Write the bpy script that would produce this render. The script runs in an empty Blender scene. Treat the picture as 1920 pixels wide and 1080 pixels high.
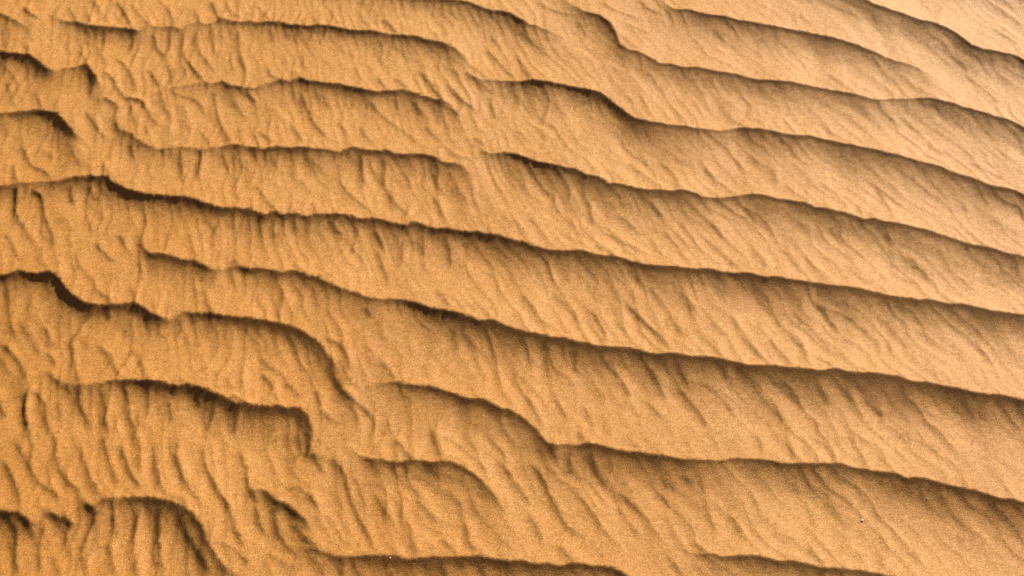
import bpy, math, random
import numpy as np

rng = np.random.default_rng(11)
random.seed(11)
S = bpy.context.scene
C = S.collection

# ---------------------------------------------------------------- camera
CAM_H, PITCH, VFOV = 1.26, 52.0, 24.0          # metres, degrees below the horizon, degrees
cam_data = bpy.data.cameras.new('camera')
cam = bpy.data.objects.new('camera', cam_data)
C.objects.link(cam)
cam.location = (0, 0, CAM_H)
cam.rotation_euler = (math.radians(90 - PITCH), 0, 0)
TV = math.tan(math.radians(VFOV / 2))
TH = TV * 16 / 9
cam_data.sensor_width = 36
cam_data.lens = 18 / TH
cam_data.clip_start = 0.02
cam_data.clip_end = 2000
S.camera = cam

# ---------------------------------------------------------------- sky, sun, exposure
SUN_ELEV, SUN_AZ = 24.5, 36.0                   # azimuth: clockwise from +Y towards +X
world = bpy.data.worlds.new('World')
S.world = world
world.use_nodes = True
wn = world.node_tree
sky = wn.nodes.new('ShaderNodeTexSky')
sky.sky_type = 'NISHITA'
sky.sun_disc = False
sky.sun_elevation = math.radians(SUN_ELEV)
sky.sun_rotation = math.radians(SUN_AZ)
sky.dust_density = 1.0
sky.air_density = 0.25
sky.ozone_density = 0.0
bg = wn.nodes['Background']
bg.inputs['Strength'].default_value = 0.05
wn.links.new(sky.outputs['Color'], bg.inputs['Color'])
sun_data = bpy.data.lights.new('sun', 'SUN')
sun_data.energy = 5.0
sun_data.color = (1.0, 0.99, 0.95)
sun_data.angle = math.radians(0.5)
sun = bpy.data.objects.new('sun', sun_data)
C.objects.link(sun)
sun.rotation_euler = (math.radians(90 - SUN_ELEV), 0, math.radians(180 - SUN_AZ))
sun.location = (2, 3, 3)
S.view_settings.view_transform = 'Standard'
S.view_settings.look = 'None'
S.view_settings.gamma = 1
S.view_settings.exposure = 0.78
S.view_settings.use_curve_mapping = False

# ---------------------------------------------------------------- survey of the place
# The ridges were surveyed off the photograph; the camera's own geometry turns each
# surveyed point into metres on the ground (z0 = height of the feature's top).
cp, sp = math.cos(math.radians(PITCH)), math.sin(math.radians(PITCH))
def ground(px, py, z0=0.0):
    px = np.asarray(px, float); py = np.asarray(py, float)
    a = (px / 960 - 1) * TH
    b = (1 - py / 540) * TV
    dx, dy, dz = a, cp + b * sp, -sp + b * cp
    t = (CAM_H - z0) / -dz
    return dx * t, dy * t

def pairs(s):
    v = [float(q) for q in s.replace(',', ' ').split()]
    return np.array(v).reshape(-1, 2)

# main ripple crests: points (x,y), then strength stations (x,strength)
CREST = [
 ("-60,12 0,25 15,31 33,40 45,48 60,60", "-60,1 0,.9 30,.9 45,.4 60,0"),
 ("85,24 105,32 122,40 143,41 155,45 172,49 190,49 212,52 235,54 250,54 260,60 270,50 278,45 295,52 312,50 325,48 338,56 352,46 370,40 388,46 410,35 425,39 447,40 465,40 480,42 502,40 525,40 542,46 580,49 595,45 630,51 655,56 687,59 700,57 730,64 755,65 780,69 802,75 830,80 850,89 867,100 880,110",
  "85,0 105,.35 140,1 250,1.05 264,.4 290,.5 325,.8 345,.5 375,.4 410,.8 480,.85 525,1 780,1.05 850,.95 868,.5 880,0"),
 ("500,-40 600,-32 700,-18 780,-6 815,-2 850,0 880,5 900,14 925,21 942,22 960,27 975,36 992,45 1015,52 1035,60 1055,70 1070,78", "500,.9 800,.9 880,1 975,1 1005,.6 1055,.2 1070,0"),
 ("1030,-25 1060,0 1070,9 1082,14 1095,21 1105,24 1122,26 1137,36 1146,45 1155,60 1158,75 1167,87 1180,95 1192,94 1210,104 1225,111 1237,119 1260,121 1282,126 1305,126 1330,130 1350,136 1380,139 1400,145 1422,150 1440,151 1465,152 1485,155 1515,161 1540,166 1565,171 1595,175 1630,184 1652,187 1677,185 1710,185 1740,184 1755,186 1785,194 1815,204 1840,210 1865,219 1890,226 1920,239 2000,265 2150,305",
  "1030,.1 1060,.4 1095,.8 1125,1.15 1150,1.1 1165,.8 1190,.8 1260,.9 1600,.95 1650,.6 1710,.6 1745,1 2150,1"),
 ("1150,-60 1200,-30 1242,1 1260,15 1270,17 1287,17 1310,24 1335,29 1360,31 1385,39 1410,42 1440,47 1460,51 1490,57 1515,62 1545,67 1575,75 1602,82 1630,94 1660,106 1680,114 1705,121 1725,129 1740,136 1755,143",
  "1150,0 1200,.2 1242,.4 1270,.8 1310,1 1600,1 1680,.8 1725,.5 1742,.15 1755,0"),
 ("1380,-70 1500,-40 1560,-24 1600,-9 1622,0 1640,9 1670,19 1702,29 1727,39 1752,44 1772,52 1792,62 1805,72 1822,86 1840,92 1865,96 1885,100 1905,107 1920,114 2000,142 2150,190", "1380,.8 1600,.9 1760,1.1 1830,1 2150,1"),
 ("1640,-75 1750,-38 1850,-20 1920,-8 2000,14 2150,60", "1640,.3 1750,.6 2150,.6"),
 ("-150,75 -60,86 0,96 15,99 30,100 50,104 60,105 72,115 87,126 98,131 107,134 120,127 140,126 155,122 163,122 172,132 179,144 184,153 190,165", "-150,1 0,1.2 75,1.4 88,1.1 103,.4 120,.5 150,.7 162,1.35 180,1.2 186,.4 190,0"),
 ("300,168 330,163 360,158 382,155 400,158 417,151 430,160 450,164 475,167 500,158 525,149 542,155 552,150 562,146 580,152 605,156 642,159 670,165 697,171 717,172 742,170 755,167 780,175 805,184 825,189 837,197 855,212 862,220",
  "300,.05 330,.35 400,.45 420,.95 475,.65 500,.6 528,.85 545,.7 565,1 650,1.1 730,.85 760,1.05 825,.9 840,.5 855,.2 862,0"),
 ("860,128 875,138 892,147 917,150 942,152 960,153 997,150 1025,154 1060,160 1090,166 1120,172 1135,179 1150,192 1167,205 1180,216 1195,225 1222,229 1255,234 1282,236 1297,241 1322,244 1352,246 1375,241 1390,241 1422,242 1440,245 1465,250 1490,254 1515,255 1540,260 1565,266 1590,271 1615,276 1645,282 1665,288 1690,292 1715,300 1740,307 1762,312 1785,322 1815,332 1840,341 1865,350 1890,354 1905,359 1920,366 2000,392 2150,440",
  "860,0 900,.5 960,.7 1000,1.05 1060,1.1 1120,1.3 1150,1.5 1195,1.35 1225,1 1340,.75 1372,.55 1395,1 2150,1"),
 ("-150,205 0,211 37,210 60,207 77,205 90,206 107,212 120,225 132,240 140,249 150,262", "-150,.6 0,.7 60,.95 80,1.3 105,1.5 128,1.5 140,.7 150,0"),
 ("205,215 212,225 222,242 245,250 252,257 265,268 282,275 300,280 318,278 337,275 362,276 377,282 400,277 425,274 442,272 457,275 480,277 495,281 506,278 517,274 542,277 567,276 580,277 610,281 635,286 650,280 660,275 672,280 692,281 710,284 725,281 737,286 752,290 775,289 795,289 812,294 827,302 835,305 855,306 870,314 880,322 886,334 890,345",
  "205,0 215,.5 245,.9 265,.8 290,.55 340,.55 370,.6 400,.5 440,.8 480,.95 580,.95 625,.7 665,1 740,1 800,.95 830,.85 870,.6 884,.3 890,0"),
 ("870,283 905,285 925,289 942,286 960,288 980,294 997,301 1015,305 1035,307 1060,314 1077,317 1095,326 1120,330 1130,336 1142,344 1165,346 1185,350 1210,356 1235,357 1260,360 1282,357 1302,362 1317,369 1335,371 1360,371 1390,366 1410,364 1427,366 1440,369 1460,374 1485,377 1505,380 1527,389 1545,390 1570,396 1595,402 1620,411 1640,410 1660,417 1687,420 1710,426 1740,432 1770,442 1800,452 1830,461 1847,462 1870,469 1892,477 1920,482 2000,503 2150,545",
  "870,.0 905,.4 940,.8 970,1.1 1290,1.05 1340,.65 1385,.65 1410,1 2150,1"),
 ("-150,340 0,349 25,345 62,342 85,340 100,341 120,337 137,333 162,332 185,331 202,331 212,340 225,347 240,355 257,361 277,364 295,366 315,369 335,367 355,371 375,377 395,384 415,390 435,389 455,392 470,394 480,399 495,405 506,400 515,396 530,402 557,400 578,406 592,401 610,401 635,400 652,406 670,410 697,410 720,414 742,419 762,424 770,418 777,415 797,422 815,429 837,429 867,434 892,435 915,439 935,441 950,446 960,449 985,455 1010,464 1032,470 1060,469 1092,470 1110,476 1132,481 1147,478 1167,485 1185,490 1210,497 1242,499 1272,502 1305,505 1335,505 1360,510 1380,515 1397,512 1422,517 1440,520 1457,519 1477,524 1505,527 1530,532 1560,536 1595,540 1615,543 1640,549 1665,555 1700,559 1725,564 1737,561 1760,566 1782,572 1800,569 1825,576 1852,581 1877,586 1902,587 1920,591 2000,606 2150,640",
  "-150,.8 0,.85 30,.55 70,.55 120,.75 165,1.05 202,1.3 250,1.25 300,1.2 400,1.15 480,1.05 600,.9 640,1.1 960,1.15 2150,1.1"),
 ("255,450 265,457 272,468 285,475 305,477 325,481 342,486 365,489 382,496 400,505 420,506 440,498 460,504 480,503 505,504 530,511 545,507 557,507 575,517 595,522 615,530 632,537 655,545 675,552 692,559 717,561 735,559 760,564 780,567 802,575 825,581 852,584 875,592 900,602 920,600 937,607 960,616 985,621 1010,626 1035,634 1060,635 1085,641 1110,647 1135,649 1160,651 1185,655 1210,661 1235,664 1260,661 1282,667 1310,670 1340,672 1372,677 1405,685 1440,685 1472,689 1497,690 1535,694 1570,691 1595,699 1620,700 1652,702 1677,706 1705,714 1735,717 1765,724 1795,727 1825,735 1855,740 1885,742 1920,751 2000,768 2150,800",
  "255,0 263,.2 274,1 390,1.15 404,.5 425,.45 445,.75 500,.9 560,1.05 690,.9 720,.75 760,1 820,1.15 900,1.25 2150,1.15"),
 ("-150,520 0,517 15,518 32,508 55,512 75,513 85,508 100,511 110,520 120,534 130,548 140,557 155,566 175,571 200,574 225,571 250,566 265,575 282,585 300,594 317,601 330,592 347,583 362,589 390,585 410,589 437,594 480,599 505,602 530,609 552,613 570,624 587,634 602,645 611,658 620,670 632,685 640,705 648,725 656,745",
  "-150,.8 0,.9 60,1.1 85,1.2 100,1.35 150,1.35 185,1.1 235,1 255,1.45 300,1.1 318,.45 335,.5 350,.9 480,1.15 550,1.2 600,.9 632,.55 648,.25 656,0"),
 ("80,692 95,703 110,715 140,722 170,721 200,715 225,712 250,712 275,711 300,716 330,724 350,721 370,726 390,732 410,740 425,749 442,759 460,757 480,760 517,761 540,765 560,766 571,774 580,786 586,800 592,815",
  "80,0 110,.5 140,.7 170,.5 220,.9 275,1.25 420,1.45 480,1.3 530,1.4 560,1.35 580,1.2 587,.5 592,0"),
 ("680,724 697,722 725,717 750,716 775,722 805,724 830,729 852,737 877,747 905,748 922,757 942,767 960,770 972,777 987,788 1000,799 1012,814 1022,826 1037,834 1060,834 1085,835 1100,831 1122,835 1147,841 1172,846 1197,850 1222,851 1247,856 1280,860 1310,861 1340,866 1360,862 1385,859 1410,860 1440,863 1470,868 1500,867 1540,870 1572,869 1595,876 1622,881 1652,886 1677,888 1705,897 1730,897 1760,904 1790,912 1825,917 1852,927 1875,935 1895,935 1920,945 2000,968 2150,1005",
  "680,0 720,.6 760,.9 850,1.1 940,1.15 1000,.95 1035,.9 1060,.6 1100,1.15 1300,1 1345,.65 1390,.8 1572,1.05 2150,1.1"),
 ("650,832 660,840 670,850 685,860 705,862 725,865 750,866 775,862 800,866 825,866 842,865 862,872 880,882 900,897 912,911 925,925 942,950 955,970", "650,0 675,.6 700,.8 825,.95 900,1 925,.5 942,.2 955,0"),
 ("-150,950 0,957 15,960 35,961 50,970 60,980 72,975 82,960 105,967 122,975 135,982 145,992", "-150,1 0,1.05 35,1.05 55,.8 72,.35 90,.7 128,.6 145,0"),
 ("140,918 150,930 160,942 172,950 181,944 190,934 215,934 245,935 277,932 300,937 325,944 350,954 362,962 375,977 384,1000 392,1018 405,1040 425,1065 445,1081 480,1105 520,1120",
  "140,0 150,.5 165,1.1 180,.7 230,.8 280,1.15 350,1.15 375,1.1 400,.75 445,.5 520,.4"),
 ("462,905 480,918 492,915 502,922 517,935 535,945 555,960 572,972 585,990 592,1004", "462,.0 480,.5 502,1 560,.95 585,.35 592,0"),
 ("480,985 500,1004 535,1020 570,1026 605,1035 630,1043 665,1044 692,1042 717,1042 737,1040 757,1049 780,1047 805,1045 835,1047 860,1045 892,1042 915,1047 937,1050 960,1053 975,1051 1000,1059 1047,1060 1085,1056 1115,1062 1142,1062 1167,1073 1185,1085 1240,1110 1300,1130",
  "480,0 540,.1 605,.6 680,1 900,1.1 1000,1 1160,1 1300,.8"),
 ("1265,1022 1282,1031 1305,1040 1335,1037 1355,1044 1380,1042 1405,1040 1422,1042 1440,1046 1460,1053 1485,1051 1510,1057 1535,1063 1560,1065 1590,1070 1620,1072 1650,1077 1700,1090 1800,1112 2000,1152 2150,1185",
  "1265,0 1305,.45 1335,.7 1430,1 2150,1.1"),
 # beyond the frame
 ("-200,1130 0,1142 140,1132 260,1150 400,1200 600,1190 800,1215 1000,1222 1200,1250 1500,1262 1800,1330 2150,1390", "-200,1 2150,1"),
 ("-200,1330 100,1335 400,1380 700,1395 1100,1430 1500,1470 2150,1600", "-200,1 2150,1"),
 ("-400,-60 0,-48 300,-55 600,-95 900,-90 1200,-130 1500,-125 2000,-60 2300,-20", "-400,1 2300,1"),
 ("-400,-130 0,-125 400,-140 800,-165 1200,-195 1700,-170 2300,-100", "-400,1 2300,1"),
 ("-400,-205 200,-210 800,-240 1400,-260 2300,-190", "-400,1 2300,1"),
]

# small cross ripples, surveyed in sixteen 480 x 270 fields at four times size: "weight: x,y x,y ..."
CROSS = {
(0,0): """1.2:180,60 210,100 270,130|.8:510,60 540,110 580,160|.7:640,50 655,110 670,150|.8:700,10 740,70 790,140|1.1:880,20 925,90 960,160 980,200|.7:990,40 1050,120 1110,180|1.2:1200,10 1250,60 1285,130 1300,190|.7:1460,80 1490,140|1:1590,20 1605,80 1640,140|.6:1700,40 1730,90 1790,130|.7:600,390 630,430 640,480|.6:110,300 115,360|.6:205,350 215,400|.6:660,240 670,320|.8:775,240 780,320 755,400 785,490|1:990,250 995,330 980,390|.9:1140,260 1165,300 1170,370 1220,420|1.1:1275,240 1275,320 1240,430 1265,520 1285,600 1300,690|1.1:1360,230 1375,290 1355,380 1400,460 1470,550 1550,640|.8:1470,250 1470,330 1510,420 1600,530|.7:1600,230 1600,330 1610,400|.7:1670,270 1700,330|.6:1780,240 1780,330 1790,440 1850,530|1:870,440 930,490 985,570 1015,670|.8:1120,540 1180,630|.8:690,620 690,690|1.4:780,540 850,600 880,680 930,740|1.4:930,740 970,740 1040,745 1080,800|.6:1080,800 1120,880 1180,940|1.1:980,790 975,850 1010,920|1.1:780,740 850,770 890,815|.7:870,820 860,900 890,970|.8:1200,690 1230,800 1270,890|.8:1300,700 1420,740 1490,770 1530,860|.6:1360,790 1390,850 1400,950 1430,1010|1:1590,700 1610,800 1650,940 1720,1060|.8:1850,700 1910,760|.6:1750,780 1830,880|.9:650,850 700,930 780,1030|1:1510,1000 1570,1080|.8:270,720 310,800|.6:430,750 415,810|.6:60,640 90,760 120,810|.6:20,240 30,330|.5:150,960 170,1060""",
(480,0): """.7:20,60 90,140|.7:430,130 460,170|.6:570,100 600,160|.6:770,90 830,170 860,220|.8:970,160 1040,230|.6:320,430 360,490|.8:80,510 100,570 180,600|.7:290,540 340,590|.5:750,530 780,620|.8:920,600 980,670|.9:1060,600 1130,660|1.2:1220,540 1290,610 1340,690 1400,760|.8:1450,650 1550,760 1640,820|.7:1770,290 1830,350|.8:1750,390 1850,510 1920,580|.8:1580,550 1660,600 1740,680|.6:1530,420 1640,520 1740,590|.9:340,720 400,870 470,980 560,1060|.5:130,820 190,900|.8:260,940 330,1040|.9:30,1000 110,1060|.6:500,720 530,790|.8:860,770 930,860 1020,930 1120,1000|.8:1040,760 1060,850|.9:1200,770 1210,820 1250,850|1:1440,780 1500,850|.7:620,930 690,1000 710,1060|.6:780,960 840,1050|.8:1290,970 1370,1050|.7:1150,1010 1190,1060|.7:1640,1040 1690,1080|.5:1330,820 1370,920|.5:1760,800 1800,870|.6:110,240 130,300|.6:240,260 260,300|.4:930,330 940,390|.4:1340,250 1360,300""",
(960,0): """.8:200,10 260,60 330,90 430,110|.6:500,180 550,260|.7:640,5 720,50 800,90 920,130|.8:960,10 1020,65 1090,100|.7:790,250 850,290 900,350|.5:860,180 1000,240|.7:30,420 90,500 150,590|.5:90,270 230,390|.5:1530,760 1600,860 1660,930|.6:1230,850 1270,920|.7:10,640 40,760|.6:140,930 230,1000 250,1060|.4:1380,780 1430,880|.5:1840,360 1870,420|.4:1170,340 1200,380|.5:50,990 130,1060|.4:380,560 440,620|.4:1560,260 1600,330""",
(1440,0): """.6:1700,220 1800,280 1900,370|.5:1750,60 1850,130 1900,210|.6:1400,450 1490,520|.6:1500,580 1640,690 1740,780|.4:1000,240 1080,300|.5:480,580 580,660|.5:640,610 760,680|.5:80,880 180,960|.5:400,930 470,1000|.4:1030,900 1080,950|.4:860,850 940,920|.4:1590,700 1760,860|.4:200,90 300,160|.4:1180,620 1290,700""",
(0,270): """1.1:160,10 190,80 220,150 260,185 330,200 370,260 410,300|1:100,170 110,240 130,290|1.4:120,330 120,400 110,500|1:110,500 130,570 190,640 230,740|1.5:240,350 310,400 320,500 345,590|.9:345,590 400,720|1.2:530,330 530,400 550,450|.6:440,100 450,170|.7:540,60 590,150|.7:670,160 690,230|.8:780,160 810,230|.6:980,20 990,100|.6:1210,50 1220,140|.8:1350,60 1350,170 1370,270|1.1:1490,50 1510,100 1485,190 1480,250|.6:1640,90 1700,180|.5:1750,120 1760,300|.8:670,340 700,410|.6:650,540 680,640|.5:960,480 960,600|.7:1090,560 1070,640 1050,740 1080,790|.7:1260,680 1240,780|.6:1420,700 1470,830|.5:1610,640 1630,740|.8:40,680 100,780 140,860|.8:310,780 300,850 340,920|.8:560,820 590,920 680,1010 720,1080|1.1:730,760 780,830 850,880|1:900,700 950,790 980,830|1.1:1750,880 1830,930 1890,970|.7:1040,900 1070,1000|.6:1590,1000 1600,1060|.6:320,50 380,100""",
(480,270): """.9:10,330 80,430 140,500|.7:110,90 150,160|.6:270,170 290,260|.5:340,280 390,350|.7:400,110 480,190|.8:600,110 620,200 630,300 720,400 860,510|1.2:790,80 790,180 800,310|1:950,100 960,200 960,330 1020,420 1110,510 1190,580|.7:1120,230 1150,320|.9:1310,160 1320,240 1360,300 1360,420 1380,520 1420,610|.6:1500,330 1560,420|.5:510,370 550,450|.7:270,470 290,520|.7:430,450 450,510|.8:1400,10 1480,80 1600,120|.6:1640,10 1720,60|.8:400,580 400,660|.9:560,590 600,650|.8:760,650 735,740 730,820|.8:900,680 950,770|.6:1100,740 1090,870|.8:1210,740 1250,820|.8:1420,720 1450,820 1450,920|.5:1580,760 1590,850|.6:170,640 180,700|.9:300,910 360,970|.6:470,980 520,1020|.6:920,830 960,960 990,1050|.5:1730,540 1750,640|.5:1860,540 1910,620|.6:620,660 640,720""",
(960,270): """.6:550,110 630,200|.7:760,210 830,280|.7:880,160 1000,240 1110,330|.8:1120,150 1200,220 1260,330|.5:970,90 1010,150|.4:1170,60 1300,150|.5:1460,200 1530,300|.5:1700,160 1760,290|.5:370,100 410,150|.7:980,400 1090,500 1140,560|.6:830,560 940,660|.7:700,620 820,730 980,810|.8:1150,670 1250,780 1330,890|.7:1270,600 1350,700 1430,830|.5:1500,600 1570,700|.6:30,580 100,670|.7:130,540 240,690 320,770|.6:440,570 520,720 560,790|.5:570,460 600,580|.6:1810,800 1900,900|.6:1480,750 1660,900|.5:330,620 430,700|.7:650,770 760,840|.5:1060,740 1110,810|.5:1760,500 1830,580|.5:270,900 310,1010|.4:900,960 950,1040""",
(1440,270): """.6:840,380 950,540|.6:430,320 580,450|.5:160,330 280,430|.5:690,470 780,550|.6:140,790 230,920|.7:310,880 430,1020|.5:600,940 730,1030|.6:1080,870 1190,1000|.6:940,960 1060,1050|.5:1350,940 1500,1060|.5:1560,160 1720,240|.5:1600,600 1760,720|.4:30,210 60,280|.4:470,640 500,700|.5:1640,1010 1700,1070|.4:880,650 930,850|.5:1780,960 1880,1060|.4:360,150 420,220|.4:1700,30 1800,110|.4:1240,520 1330,600""",
(0,540): """1:60,20 60,180 90,320 140,400|1.2:10,420 80,490 140,560 190,680 210,760|1.8:210,760 180,830 180,960 210,1070|1.4:220,760 300,820 340,880 330,960 370,1070|1:150,270 220,390 290,500|.9:360,500 410,560|.6:340,320 400,420|1:680,200 590,320 530,430|1.2:530,430 550,570 580,680 590,760|1.3:590,760 590,880 640,980 660,1050|.6:650,360 650,450|1:750,440 830,520 850,600 920,680|.9:990,470 1050,540 1090,650|.5:930,570 960,600|.7:1340,660 1390,720|.8:1690,680 1730,740|1.2:0,880 30,960|1.1:800,140 810,210 820,240|.8:1320,240 1360,290 1340,370|1.2:750,750 780,850 790,930 770,1000 820,1070|1.2:930,750 975,870 960,970 1010,1070|.9:1110,770 1110,880 1090,980|1:1270,880 1280,980|.8:1480,830 1490,890|.8:1590,920 1570,1050|.8:1770,930 1760,1070|.8:480,740 530,790|.8:370,650 440,720|.9:730,20 830,110|.9:1530,40 1570,160|.6:0,520 20,570 80,640|1:1750,810 1850,870|.7:990,20 1000,90|.6:940,330 930,400|.5:1690,330 1700,440|.6:430,880 440,980""",
(480,540): """1:40,650 110,730 165,860|.7:230,730 310,800|.7:460,790 480,870|.6:500,940 590,1010|.9:530,380 640,430 690,520 700,600|.8:640,560 690,680 740,740|1.1:650,770 720,840 800,900 860,980|1:930,540 990,610 1040,690|.7:830,160 850,210|.5:820,440 880,490|.7:1370,40 1440,120|.6:1640,110 1750,200|.7:990,1010 1020,1080|.4:1130,330 1140,430|.5:60,550 140,620|.8:560,540 600,720 640,780|.4:1290,540 1310,640|.5:180,640 240,720|.5:1480,340 1500,440|.4:1600,720 1640,800""",
(960,540): """.8:90,60 160,180 220,250 330,320|.8:320,50 420,160 490,240 530,300|1:610,190 680,320 710,400|1:860,120 960,220 1030,300 1130,380 1190,460|.8:1040,20 1170,170 1220,270 1300,370|.8:1280,40 1360,150|.8:1650,220 1720,330 1800,430 1880,530|.7:1390,330 1480,420 1550,500|.5:770,180 840,320|.4:1500,270 1570,340|.7:250,530 280,700 340,860 420,1000|.7:470,500 480,620|.8:600,700 660,800|.6:740,560 780,660|.7:830,720 870,790|.9:1050,640 1100,740 1140,830|.7:860,870 950,960|.7:1020,870 1110,960|.8:1240,750 1340,860 1420,960 1460,1060|.6:1440,730 1620,870|.7:1240,590 1310,720|.6:1600,600 1600,680|.6:1780,640 1870,780|.9:130,850 190,960 220,1060|.5:540,900 600,1000|.6:680,960 730,1060|.5:1620,900 1700,1020|.6:10,200 70,280|.5:1840,280 1900,350|.5:1250,400 1340,470""",
(1440,540): """.8:380,140 450,230 520,320|.6:200,200 330,320 440,430|.6:720,310 800,380 840,450|1:30,400 110,500 170,570|.8:170,370 260,450 300,560|.4:900,260 960,360|.5:1170,340 1250,420|.7:1580,430 1660,550|.4:1400,430 1480,530|.5:520,440 580,510|.7:380,740 440,850|.7:130,720 230,850 270,930|.5:740,860 850,950|.7:40,860 100,980|.5:1130,20 1170,70|.5:1340,60 1400,110|.5:1160,870 1230,960|.5:700,590 740,630|.4:1240,640 1300,700|.5:590,760 640,850|.4:1450,850 1530,950""",
(0,810): """1.1:100,30 130,110 200,240 270,370 370,440 480,510|.9:210,10 235,100 230,220|1.1:10,210 60,290 120,420 150,560|1:370,0 420,70 400,190 450,290 520,400 600,450|1.1:600,90 620,210 680,360 760,480|1.1:770,40 790,150 840,300 880,410|1.1:910,120 950,240 960,290 1000,350 1060,430|.9:1010,10 1050,100 1040,250|.9:1170,90 1180,200 1190,400|1.3:1330,50 1320,170 1350,300 1420,440 1520,540|1.1:1520,100 1520,230 1590,370 1640,480 1740,580|1.4:1800,170 1850,300 1850,400 1900,500|1.2:110,700 120,800 110,920 130,1060|1:180,640 240,760|1.1:330,700 300,820 285,930 300,1050|.7:520,650 470,870|1.1:640,530 710,600 710,660 660,760 610,880 610,980 650,1060|.9:840,650 880,720 870,790|.9:810,850 840,960 860,1070|1.1:1040,590 1000,750 990,900 1020,1070|1.4:1190,600 1180,750 1190,870 1200,990|1.5:1360,640 1420,800 1500,930 1570,1050|1.1:1700,540 1750,700 1820,860 1830,900|.8:1620,820 1750,880 1850,980|1.2:340,580 410,630|1.1:480,650 540,690|.7:400,940 440,1060|1:1880,440 1920,510|.7:50,600 90,720""",
(480,810): """.8:230,20 250,130 290,200|1.3:370,0 410,40 390,130 370,200|.9:430,180 500,300|1.2:530,130 570,200 650,290 690,430 710,540 790,690 860,810 880,890|1.2:290,400 370,460 440,530 470,580|.8:540,660 620,770|.5:630,810 700,840|1:890,480 960,590 1010,670|.6:1060,500 1110,610|.9:1060,80 1150,190|.7:1320,30 1370,160|.7:1200,520 1280,590 1360,660|.8:1140,680 1170,830 1220,910|.9:1410,820 1490,910|.9:1520,550 1560,680 1590,820 1650,920|.8:1600,520 1680,640 1780,750 1900,870|1.1:1830,240 1910,330|1.2:270,700 350,790 430,850 500,900|1.2:140,550 140,660 160,770 230,860 310,940|.9:0,580 30,720 80,770|.9:100,920 200,990 290,1020|.6:880,380 920,440|.6:1450,470 1520,540|.7:70,980 110,1060|.6:1300,240 1370,350|.7:1780,460 1850,580|.8:640,960 650,1060|.7:960,980 1010,1070|.7:1380,970 1420,1060""",
(960,810): """1.1:100,240 180,270 230,370 280,480 340,590 400,710 520,780 560,860|1:10,370 60,430 120,530|.9:130,640 180,720 220,820|.7:430,180 430,300|.9:590,170 620,280 690,400|.7:730,230 760,290|.9:530,520 640,660 700,760 810,880|.8:800,460 920,560 1020,680 1110,790|.7:800,590 900,710 940,790|.7:1150,620 1200,740 1290,880|.6:1150,370 1210,440|.6:1460,560 1510,740|.7:1640,640 1710,760|.8:1290,60 1370,160|.6:1480,20 1540,110|.5:870,60 950,120|.7:500,10 540,70|1:360,870 450,950|.8:1360,840 1450,890|.9:300,120 330,190|.5:1800,480 1850,580|.6:1250,330 1340,370|.6:600,840 680,950|.6:1110,460 1170,540|.6:1840,40 1880,110|.6:430,430 520,510|.5:1420,380 1460,500|.6:1180,960 1260,1050""",
(1440,810): """.8:130,30 170,90 200,190|.7:330,40 440,110 500,210|.7:640,80 730,230|.5:300,570 370,740|.5:530,740 590,800|.6:1430,790 1500,880|.7:310,860 390,970|.6:190,390 230,450|.5:480,560 560,680|.4:1230,100 1290,200|.4:1640,190 1720,300|.4:1000,880 1130,960|.5:680,450 720,520|.4:1680,560 1760,660|.5:840,800 900,880|.4:1040,20 1070,90""",
}

# ---------------------------------------------------------------- relief of the sand
# The slope of the sand is composed first (steep lee faces below every crest, small lee
# faces along every cross ripple), then integrated into one continuous height field.
def fade(t): t = np.clip(t, 0, 1); return t * t * (3 - 2 * t)

def vnoise(x, y, seed):
    r = np.random.default_rng(seed)
    T = r.random((256, 256)).astype(np.float32)
    xi = np.floor(x).astype(np.int32); yi = np.floor(y).astype(np.int32)
    fx = (x - xi).astype(np.float32); fy = (y - yi).astype(np.float32)
    fx = fx * fx * fx * (fx * (fx * 6 - 15) + 10); fy = fy * fy * fy * (fy * (fy * 6 - 15) + 10)
    a = T[yi % 256, xi % 256]; b = T[yi % 256, (xi + 1) % 256]
    c = T[(yi + 1) % 256, xi % 256]; d = T[(yi + 1) % 256, (xi + 1) % 256]
    return (a * (1 - fx) + b * fx) * (1 - fy) + (c * (1 - fx) + d * fx) * fy - 0.5

STEP = 0.00112
PX = np.arange(-1.15, 1.15, STEP)                # the surveyed patch, evenly gridded
PY = np.arange(0.30, 1.90, STEP)
X, Y = np.meshgrid(PX.astype(np.float32), PY.astype(np.float32))
DK = np.zeros_like(X)                            # lee steepness, 1 = as steep as the sun is high
u1 = X * 0.84 + Y * 0.54 + vnoise(X * 9, Y * 9, 31) * 0.03
v1 = -X * 0.54 + Y * 0.84
streak = vnoise(u1 * 75, v1 * 17, 41)
streak2 = vnoise(u1 * 32, v1 * 9, 45)
fine = vnoise(u1 * 190, v1 * 60, 42)
grit = 0.14 * vnoise(X * 230, Y * 230, 47) + 0.24 * vnoise(X * 420, Y * 420, 48) + 0.18 * vnoise(X * 800, Y * 800, 49)
fuzz = vnoise(X * 330, Y * 330, 43) * 0.0026 + vnoise(X * 640, Y * 640, 46) * 0.0018

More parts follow.
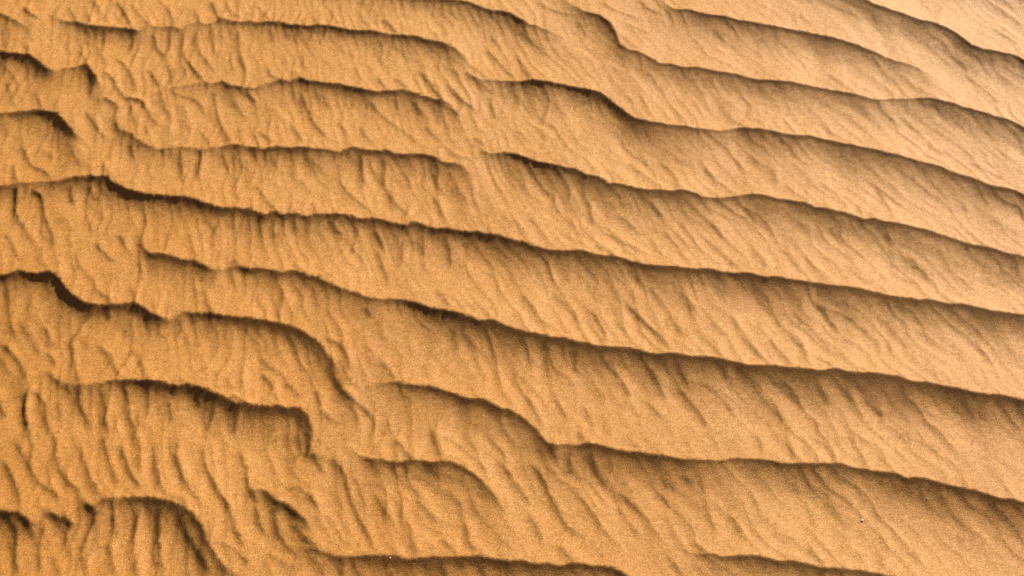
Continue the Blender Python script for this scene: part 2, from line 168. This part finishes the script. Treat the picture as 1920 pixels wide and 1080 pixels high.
# ---- main crests
U = np.arange(-1.6, 1.6, 0.001)
HP = None                                        # relief found so far
def ground_at(px, py):
    x, y = ground(px, py, 0.001)
    if HP is None: return x, y
    for _ in range(3):
        i = np.clip(((x - PX[0]) / STEP).astype(int), 0, len(PX) - 1); j = np.clip(((y - PY[0]) / STEP).astype(int), 0, len(PY) - 1)
        x, y = ground(px, py, HPs[j, i])
    return x, y
def blur(a, s):
    if s < 0.4: return a
    n = int(s * 3.5) + 1
    k = np.exp(-0.5 * (np.arange(-n, n + 1) / s) ** 2); k /= k.sum()
    return np.convolve(np.pad(a, n, mode='edge'), k, mode='valid')
SIG = [0.0, 2.5, 6.0, 12.0, 24.0]                # mm of smoothing with ...
TD = np.array([0.0, 0.006, 0.016, 0.035, 0.08])  # ... distance from the crest
CORE, BROAD = 0.48, 0.70
LEFT = 1 - fade((X + 0.42) / 0.80)               # the ripples are lower and closer knit on the left
D1 = 0.0034 + 0.0024 * LEFT
D2 = 0.040 - 0.012 * LEFT
for survey_pass in (0, 1):                       # the second pass allows for the height the crests stand at
    DK = np.zeros_like(X); BAND = np.zeros_like(X)
    rng = np.random.default_rng(11)
    for ci, (pts, st) in enumerate(CREST):
        P, Q = pairs(pts), pairs(st)
        stg = np.interp(P[:, 0], Q[:, 0], Q[:, 1])
        gx, gy = ground_at(P[:, 0], P[:, 1])
        for i in range(1, len(gx)): gx[i] = max(gx[i], gx[i - 1] + 0.0004)
        c0 = np.interp(U, gx, gy)
        lo, hi = U < gx[0], U > gx[-1]               # run past the survey in the direction of the last span
        n = min(3, len(gx) - 1)
        s0 = np.clip((gy[n] - gy[0]) / (gx[n] - gx[0]), -.3, .3); s1 = np.clip((gy[-1] - gy[-1 - n]) / (gx[-1] - gx[-1 - n]), -.3, .3)
        c0[lo] = gy[0] + s0 * (U[lo] - gx[0]); c0[hi] = gy[-1] + s1 * (U[hi] - gx[-1])
        a0 = np.interp(U, gx, stg)
        rag = vnoise(U * 60, U * 0 + ci * 3.3, 5) * 0.0016 + vnoise(U * 160, U * 0 + ci * 7.7, 6) * 0.0010
        c0 = blur(c0, 1.0) + rag
        a0 = blur(a0 * (1 + 0.18 * vnoise(U * 30, U * 0 + ci * 2.1, 7)), 2)
        lv_c = np.array([np.interp(PX, U, blur(c0, s)) for s in SIG])
        lv_m = np.array([np.interp(PX, U, np.gradient(blur(c0, max(s, 2)), 0.001)) for s in SIG])
        lv_a = np.array([np.interp(PX, U, blur(a0, s * 1.2)) for s in SIG])
        cols = np.where(lv_a.max(0) > 0.004)[0]
        if len(cols) == 0: continue
        cl, cr = cols[0], cols[-1] + 1
        cm = lv_c[0][cl:cr]
        r0 = np.searchsorted(PY, cm.min() - 0.10); r1 = np.searchsorted(PY, cm.max() + 0.02)
        if r1 - r0 < 4: continue
        y = Y[r0:r1, cl:cr]
        t0 = np.abs(y - lv_c[0][None, cl:cr])
        f = np.interp(t0, TD, np.arange(len(TD)))
        i0 = np.minimum(f.astype(int), len(TD) - 2); ff = f - i0
        col = np.broadcast_to(np.arange(cl, cr)[None, :], y.shape)
        def lev(L): return L[i0, col] * (1 - ff) + L[i0 + 1, col] * ff
        c, m, a = lev(lv_c), lev(lv_m), np.clip(lev(lv_a), 0, 2.4)
        d = (c - y) / np.sqrt(1 + m * m) + fuzz[r0:r1, cl:cr] * (.45 + .6 * LEFT[r0:r1, cl:cr])      # positive on the lee side, towards -Y
        dd = np.maximum(d, 0)
        lip = fade((d + 0.0012 + .0012 * LEFT[r0:r1, cl:cr]) / (0.0026 + .0022 * LEFT[r0:r1, cl:cr]))
        D1_, D2_, LF = D1[r0:r1, cl:cr], D2[r0:r1, cl:cr], LEFT[r0:r1, cl:cr]
        d2 = D2_ * (1 + 0.45 * streak[r0:r1, cl:cr] + 0.25 * streak2[r0:r1, cl:cr])
        core = (CORE + .04 * LF) * a ** 1.6 * np.exp(-(dd / (D1_ * (0.75 + .35 * a))) ** 1.4)
        broad = (BROAD - .10 * LF) * np.minimum(a, 1.3) ** 1.1 * np.exp(-(dd / d2) ** 1.35)
        DK[r0:r1, cl:cr] += lip * (core + broad)
        low = np.interp(PX, U, blur(a0, 6))[cl:cr]
        BAND[:r1, cl:cr] += np.clip(low, 0, 1)[None, :] * fade((lv_c[0][None, cl:cr] - Y[:r1, cl:cr]) / 0.004 + .5)

    # ---- cross ripples
    def stamp(gx, gy, w, sr=0.0021, sl=0.0042, depth=0.42):
        seg = np.hypot(np.diff(gx), np.diff(gy)); tot = seg.sum()
        n = max(4, int(tot / 0.004))
        s = np.concatenate([[0], np.cumsum(seg)]); t = np.linspace(0, tot, n)
        px, py = np.interp(t, s, gx), np.interp(t, s, gy)
        for _ in range(2):
            px[1:-1] = (px[:-2] + 2 * px[1:-1] + px[2:]) / 4; py[1:-1] = (py[:-2] + 2 * py[1:-1] + py[2:]) / 4
        px[1:-1] += rng.normal(0, .0004, n - 2)
        c0, c1 = np.searchsorted(PX, [px.min() - .02, px.max() + .03]); r0, r1 = np.searchsorted(PY, [py.min() - .02, py.max() + .02])
        if c1 - c0 < 3 or r1 - r0 < 3: return
        x, y = X[r0:r1, c0:c1], Y[r0:r1, c0:c1]
        best = np.full(x.shape, 1e9); sd = np.zeros(x.shape); tt = np.zeros(x.shape)
        for i in range(n - 1):
            ax, ay, bx, by = px[i], py[i], px[i + 1], py[i + 1]
            ex, ey = bx - ax, by - ay; l2 = ex * ex + ey * ey + 1e-12
            q = np.clip(((x - ax) * ex + (y - ay) * ey) / l2, 0, 1)
            dx, dy = x - ax - q * ex, y - ay - q * ey
            dist = dx * dx + dy * dy
            mk = dist < best
            best = np.where(mk, dist, best)
            sd = np.where(mk, np.sign(ex * dy - ey * dx), sd); tt = np.where(mk, (i + q) / (n - 1), tt)
        d = np.sqrt(best) * sd + .7 * fuzz[r0:r1, c0:c1]  # positive on the +X side
        prof = np.where(d > 0, np.exp(-(d / sr) ** 2), np.exp(-(np.abs(d) / sl) ** 1.3))
        prof = prof - 0.12 * np.exp(-((d - 0.006) / 0.0045) ** 2)
        end = fade(tt / 0.18) * fade((1 - tt) / 0.28)
        DK[r0:r1, c0:c1] += depth * w * prof * end * (1 + .7 * streak[r0:r1, c0:c1])
    for (ox, oy), txt in CROSS.items():
        for item in txt.split('|'):
            w, p = item.split(':')
            P = np.array([ox, oy]) + pairs(p) / 4
            gx, gy = ground_at(P[:, 0], P[:, 1])
            gx = np.concatenate([[gx[0] - (gx[1] - gx[0]) * .35], gx, [gx[-1] + (gx[-1] - gx[-2]) * .45]])
            gy = np.concatenate([[gy[0] - (gy[1] - gy[0]) * .35], gy, [gy[-1] + (gy[-1] - gy[-2]) * .45]])
            stamp(gx, gy, float(w) * (0.95 if P[:, 0].mean() > 950 else 1.12))

    # the close-set train of faint cross ripples that covers every band, forking as it drifts
    G = 0.12 + 0.47 * fade((X + .62) / 1.05)
    wv = X + G * (Y - 1.05) + 0.030 * vnoise(X * 12, Y * 12, 71) + 0.015 * vnoise(X * 30, Y * 34, 72) + 0.004 * vnoise(X * 90, Y * 60, 73)
    wv = wv / 0.0205 + 0.41 * BAND
    fr = wv - np.floor(wv)                   # the ripple's brink is at fr = 1
    prof = np.where(fr < 0.88, np.exp(-(((0.88 - fr) * 0.0205) / 0.0055) ** 1.2), np.exp(-(((fr - 0.88) * 0.0205) / 0.0016) ** 2))
    pat = np.clip(0.50 + 1.7 * vnoise(wv * 0.8 + 9, Y * 20 + X * 7, 74) + 0.7 * vnoise(X * 11, Y * 11, 75), 0, 1.3)
    where = 0.24 + 0.01 * LEFT + 0.05 * fade((1.2 - Y) / .5) - 0.08 * fade((X - .0) / .6) * fade((Y - 1.0) / .4)
    DK += where * pat * (prof - .2)
    w2 = (X + (G + .05) * (Y - 1.05) + 0.022 * vnoise(X * 16, Y * 16, 81) + 0.010 * vnoise(X * 44, Y * 40, 82)) / 0.0135 + 0.63 * BAND
    f2 = w2 - np.floor(w2)
    p2 = np.where(f2 < 0.85, np.exp(-(((0.85 - f2) * 0.0135) / 0.0040) ** 1.3), np.exp(-(((f2 - 0.85) * 0.0135) / 0.0018) ** 2))
    DK += (.10 + .13 * LEFT) * np.clip(.6 + 1.5 * vnoise(w2 * .7 + 3, Y * 24, 83), 0, 1.2) * (p2 - .3)
    DK *= 1.6
    DK += 0.09 * streak + 0.08 * streak2 + 0.12 * fine + grit
    # ---- integrate: h falls by DK * tan(sun height) per metre away from the sun
    edge = fade((1.12 - np.abs(X)) / 0.16) * fade((Y - 0.32) / 0.12) * fade((1.88 - Y) / 0.12)
    EF = DK - DK[300:-300, 400:-400].mean()
    EF = np.where(EF > 0.60, 0.60 + 0.43 * np.tanh((EF - 0.60) / 0.43), EF)       # never much steeper than the sun is high
    SL = (EF - EF[300:-300, 400:-400].mean()) * math.tan(math.radians(SUN_ELEV)) * edge
    sx, sy = math.sin(math.radians(SUN_AZ)), math.cos(math.radians(SUN_AZ))
    H_, W_ = 1536, 2160
    H_ = max(H_, X.shape[0]); W_ = max(W_, X.shape[1])
    F = np.fft.rfft2(SL, s=(H_, W_))
    ky = np.fft.fftfreq(H_, STEP)[:, None] * 2 * math.pi
    kx = np.fft.rfftfreq(W_, STEP)[None, :] * 2 * math.pi
    ks = kx * sx + ky * sy; kp = kx * sy - ky * sx
    LAM = 0.025
    F = F * (-1j * ks) / (ks ** 2 + LAM * kp ** 2 + (2 * math.pi / 0.5) ** 2)
    HP = np.fft.irfft2(F, s=(H_, W_))[:X.shape[0], :X.shape[1]]
    print('relief mm', HP.min() * 1000, HP.max() * 1000)
    K9 = np.ones(9) / 9
    HPs = np.apply_along_axis(lambda v: np.convolve(v, K9, 'same'), 0, HP)

# ---- the ground grid: fine where the ripples lie, coarser outwards to the horizon
def axis(lo, hi, out):
    core = np.arange(lo, hi, STEP)
    def grow(start, sign):
        v, s, r = [], STEP, start
        while abs(r - start) < out:
            s = s * 1.06 if s < 0.006 else (s * 1.012 if s < 0.012 else s * 1.22)
            r = r + sign * s
            v.append(r)
        return v
    return np.array(grow(core[0], -1)[::-1] + list(core) + grow(core[-1], 1))
GX = axis(-0.735, 0.735, 500)
GY = axis(0.605, 1.515, 500)
nx, ny = len(GX), len(GY)
fi = np.clip((GX - PX[0]) / STEP, 0, len(PX) - 1.001); fj = np.clip((GY - PY[0]) / STEP, 0, len(PY) - 1.001)
i_, j_ = fi.astype(int), fj.astype(int); ai, aj = (fi - i_)[None, :], (fj - j_)[:, None]
Z = (HP[np.ix_(j_, i_)] * (1 - ai) + HP[np.ix_(j_, i_ + 1)] * ai) * (1 - aj) + (HP[np.ix_(j_ + 1, i_)] * (1 - ai) + HP[np.ix_(j_ + 1, i_ + 1)] * ai) * aj
X, Y = np.meshgrid(GX, GY)
inside = (np.abs(X) < 1.14) & (Y > 0.31) & (Y < 1.89)
Z = np.where(inside, Z, 0)
# ---- ripples go on as a plain train beyond the surveyed patch, over the low swell of the dune
outer = fade(np.maximum((np.abs(X) - 0.98) / 0.2, np.maximum((0.44 - Y) / 0.14, (Y - 1.74) / 0.14))) * np.exp(-(np.hypot(X, Y - 1) / 5) ** 2)
ph = (Y + 0.12 * X + vnoise(X * 1.7, Y * 1.7, 51) * 0.22 + vnoise(X * 6, Y * 6, 52) * 0.03) / 0.112
fr = ph - np.floor(ph)
Z += outer * 0.0065 * (np.where(fr < 0.25, 1 - fr / 0.25, (fr - .25) / 0.75) - .5)
R = np.hypot(X, Y - 1)
swell = fade((R - 1.5) / 6)
Z += swell * (vnoise(X * .09, Y * .09, 61) * 1.2 + vnoise(X * .021, Y * .021, 62) * 7 * fade(R / 60))

me = bpy.data.meshes.new('sand')
nv = nx * ny
idx = np.arange(nv, dtype=np.int32).reshape(ny, nx)
q = np.stack([idx[:-1, :-1], idx[:-1, 1:], idx[1:, 1:], idx[1:, :-1]], -1).reshape(-1, 4)
me.vertices.add(nv)
me.vertices.foreach_set('co', np.stack([X, Y, Z], -1).astype(np.float32).ravel())
me.loops.add(q.size)
me.loops.foreach_set('vertex_index', q.ravel())
me.polygons.add(len(q))
me.polygons.foreach_set('loop_start', np.arange(0, q.size, 4, dtype=np.int32))
me.polygons.foreach_set('loop_total', np.full(len(q), 4, dtype=np.int32))
me.polygons.foreach_set('use_smooth', np.ones(len(q), bool))
me.update()
print('sand verts', nv, 'quads', len(q), 'z', Z[(R < .6)].min(), Z[(R < .6)].max())
sand = bpy.data.objects.new('sand', me)
C.objects.link(sand)
sand['kind'] = 'structure'
sand['label'] = 'orange desert sand blown into long wind ripples with small cross ripples'

# ---------------------------------------------------------------- materials
def mat(name):
    m = bpy.data.materials.new(name); m.use_nodes = True
    nt = m.node_tree
    return m, nt, nt.nodes['Principled BSDF']
m, nt, bs = mat('sand')
N, Lk = nt.nodes, nt.links
def node(t, **kw):
    n = N.new(t)
    for k, v in kw.items(): setattr(n, k, v)
    return n
geo = node('ShaderNodeNewGeometry')
# single grains: a cell each
cell = node('ShaderNodeTexVoronoi'); cell.inputs['Scale'].default_value = 800
Lk.new(geo.outputs['Position'], cell.inputs['Vector'])
cell2 = node('ShaderNodeTexVoronoi'); cell2.inputs['Scale'].default_value = 1150
Lk.new(geo.outputs['Position'], cell2.inputs['Vector'])
sep = node('ShaderNodeSeparateColor'); Lk.new(cell.outputs['Color'], sep.inputs[0])
sep2 = node('ShaderNodeSeparateColor'); Lk.new(cell2.outputs['Color'], sep2.inputs[0])
mixv = node('ShaderNodeMath', operation='ADD'); mixv.use_clamp = True
h1 = node('ShaderNodeMath', operation='MULTIPLY'); h1.inputs[1].default_value = .5; Lk.new(sep.outputs[0], h1.inputs[0])
h2 = node('ShaderNodeMath', operation='MULTIPLY'); h2.inputs[1].default_value = .5; Lk.new(sep2.outputs[1], h2.inputs[0])
Lk.new(h1.outputs[0], mixv.inputs[0]); Lk.new(h2.outputs[0], mixv.inputs[1])
ramp = node('ShaderNodeValToRGB')
cr = ramp.color_ramp
cr.elements[0].position = 0.05; cr.elements[0].color = (0.28, 0.098, 0.0160, 1)
cr.elements[1].position = 0.95; cr.elements[1].color = (0.66, 0.347, 0.098, 1)
e = cr.elements.new(0.35); e.color = (0.46, 0.187, 0.036, 1)
e = cr.elements.new(0.70); e.color = (0.53, 0.231, 0.052, 1)
Lk.new(mixv.outputs[0], ramp.inputs[0])
# tint of the base colour: noise gives paler patches among the orange
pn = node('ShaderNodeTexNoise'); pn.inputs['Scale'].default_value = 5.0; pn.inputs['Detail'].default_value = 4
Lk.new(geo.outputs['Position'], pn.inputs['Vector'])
# the tint also drifts paler towards the far right, deeper towards the near left
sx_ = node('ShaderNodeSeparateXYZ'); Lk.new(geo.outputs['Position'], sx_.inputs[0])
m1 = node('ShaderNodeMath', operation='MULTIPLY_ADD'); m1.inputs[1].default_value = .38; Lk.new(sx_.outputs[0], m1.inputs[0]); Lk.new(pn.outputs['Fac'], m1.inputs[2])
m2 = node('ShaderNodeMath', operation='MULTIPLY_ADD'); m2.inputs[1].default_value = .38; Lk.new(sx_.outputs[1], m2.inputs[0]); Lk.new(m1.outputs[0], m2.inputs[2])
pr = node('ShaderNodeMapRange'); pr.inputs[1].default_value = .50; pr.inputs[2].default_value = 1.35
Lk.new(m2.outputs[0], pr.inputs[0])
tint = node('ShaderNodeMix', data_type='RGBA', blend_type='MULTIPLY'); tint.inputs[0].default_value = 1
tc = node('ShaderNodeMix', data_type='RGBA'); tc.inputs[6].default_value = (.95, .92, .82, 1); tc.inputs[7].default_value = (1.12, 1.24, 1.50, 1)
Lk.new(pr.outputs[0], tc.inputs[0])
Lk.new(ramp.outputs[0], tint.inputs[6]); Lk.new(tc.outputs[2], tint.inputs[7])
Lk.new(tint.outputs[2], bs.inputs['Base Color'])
bs.inputs['Roughness'].default_value = 0.62
bs.inputs['IOR'].default_value = 1.45
bs.inputs['Specular IOR Level'].default_value = 0.2
# grain relief
gn = node('ShaderNodeTexNoise'); gn.inputs['Scale'].default_value = 850; gn.inputs['Detail'].default_value = 3
Lk.new(geo.outputs['Position'], gn.inputs['Vector'])
b1 = node('ShaderNodeBump'); b1.inputs['Strength'].default_value = 0.45; b1.inputs['Distance'].default_value = 0.0011
Lk.new(gn.outputs['Fac'], b1.inputs['Height'])
b2 = node('ShaderNodeBump'); b2.invert = True; b2.inputs['Strength'].default_value = 0.25; b2.inputs['Distance'].default_value = 0.0008
Lk.new(cell.outputs['Distance'], b2.inputs['Height']); Lk.new(b1.outputs[0], b2.inputs['Normal'])
Lk.new(b2.outputs[0], bs.inputs['Normal'])
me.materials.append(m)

# ---------------------------------------------------------------- loose coarse grains of quartz lying on the sand
mq, ntq, bq = mat('pale_quartz')
bq.inputs['Base Color'].default_value = (0.86, 0.80, 0.70, 1); bq.inputs['Roughness'].default_value = 0.25
mg, ntg, bg2 = mat('golden_quartz')
bg2.inputs['Base Color'].default_value = (0.80, 0.60, 0.30, 1); bg2.inputs['Roughness'].default_value = 0.3

def height_at(x, y):
    i = int(np.clip(np.searchsorted(GX, x), 1, nx - 1)); j = int(np.clip(np.searchsorted(GY, y), 1, ny - 1))
    return Z[j, i]
PHI = (1 + 5 ** .5) / 2
ICO_V = np.array([(-1, PHI, 0), (1, PHI, 0), (-1, -PHI, 0), (1, -PHI, 0), (0, -1, PHI), (0, 1, PHI), (0, -1, -PHI), (0, 1, -PHI), (PHI, 0, -1), (PHI, 0, 1), (-PHI, 0, -1), (-PHI, 0, 1)], float)
ICO_V /= np.linalg.norm(ICO_V[0])
ICO_F = [(0,11,5),(0,5,1),(0,1,7),(0,7,10),(0,10,11),(1,5,9),(5,11,4),(11,10,2),(10,7,6),(7,1,8),(3,9,4),(3,4,2),(3,2,6),(3,6,8),(3,8,9),(4,9,5),(2,4,11),(6,2,10),(8,6,7),(9,8,1)]
def grain(px, py, size, material, label):
    x, y = ground(px, py, 0.004); x, y = float(x), float(y)
    z = height_at(x, y)
    gx_, gy_ = ground(px, py, z); x, y = float(gx_), float(gy_); z = height_at(x, y)
    v = ICO_V * (1 + rng.uniform(-.22, .22, (12, 1))) * np.array([1, .85, .5]) * size / 2
    g = bpy.data.meshes.new('quartz_grain')
    g.from_pydata([tuple(p) for p in v], [], ICO_F); g.update()
    g.materials.append(material)
    o = bpy.data.objects.new('quartz_grain', g); C.objects.link(o)
    o.location = (x, y, z + size * 0.16)
    # flat face leaning towards the sun, which is why these ones glint
    o.rotation_euler = (rng.uniform(-.5, -.35), rng.uniform(.1, .3), rng.uniform(-.4, .1))
    o['label'] = label; o['category'] = 'sand grain'; o['group'] = 'coarse quartz grains lying on the sand'
    return o
GRAINS = [
 (1617, 976, 4.2, mq, 'biggest and brightest white quartz grain, on the smooth sand low at the right'),
 (1739, 935, 2.2, mq, 'small white grain on the shaded slope just under the lowest long ridge at right'),
 (1891, 664, 2.4, mq, 'small white grain close to the right edge of the photo, midway up'),
 (1581, 337, 2.4, mq, 'pale glinting grain on the sunlit back of a ripple in the upper right'),
 (1765, 406, 2.2, mq, 'pale speck on the sunlit sand just above the ridge near the right edge'),
 (1771, 579, 2.2, mg, 'yellowish grain right below a thin ridge line at the right'),
 (1526, 782, 2.2, mg, 'pale yellow grain on the wide bright ripple right of centre'),
 (1704, 854, 2.6, mg, 'golden grain on bright sand just above the lowest long ridge'),
 (1865, 906, 2.2, mg, 'golden grain above the ridge in the lower right corner area'),
 (1674, 1031, 2.2, mg, 'golden grain near the bottom edge, below the biggest white grain'),
 (1540, 880, 2.0, mg, 'tiny golden grain in the brown shade under the ridge at lower right'),
 (296, 129, 2.2, mq, 'white speck between the two uppermost ridges on the left'),
 (465, 191, 2.6, mq, 'pale chip beside a ridge in the upper left part of the photo'),
 (367, 442, 2.0, mq, 'pale speck on the broad sunlit ripple left of centre'),
 (333, 904, 2.0, mq, 'white speck among the steep small cross ripples at lower left'),
 (732, 1046, 2.6, mq, 'white grain in the dark shade of the ridge along the bottom edge'),
 (690, 1075, 2.0, mg, 'golden grain at the bottom edge left of centre, below the dark ridge'),
 (1170, 955, 2.2, mg, 'yellowish grain on bright sand between fine cross ripples at lower centre'),
]
for g in GRAINS:
    grain(g[0], g[1], (3.0 if g[2] > 4 else g[2] * .58) / 1000, g[3], g[4])
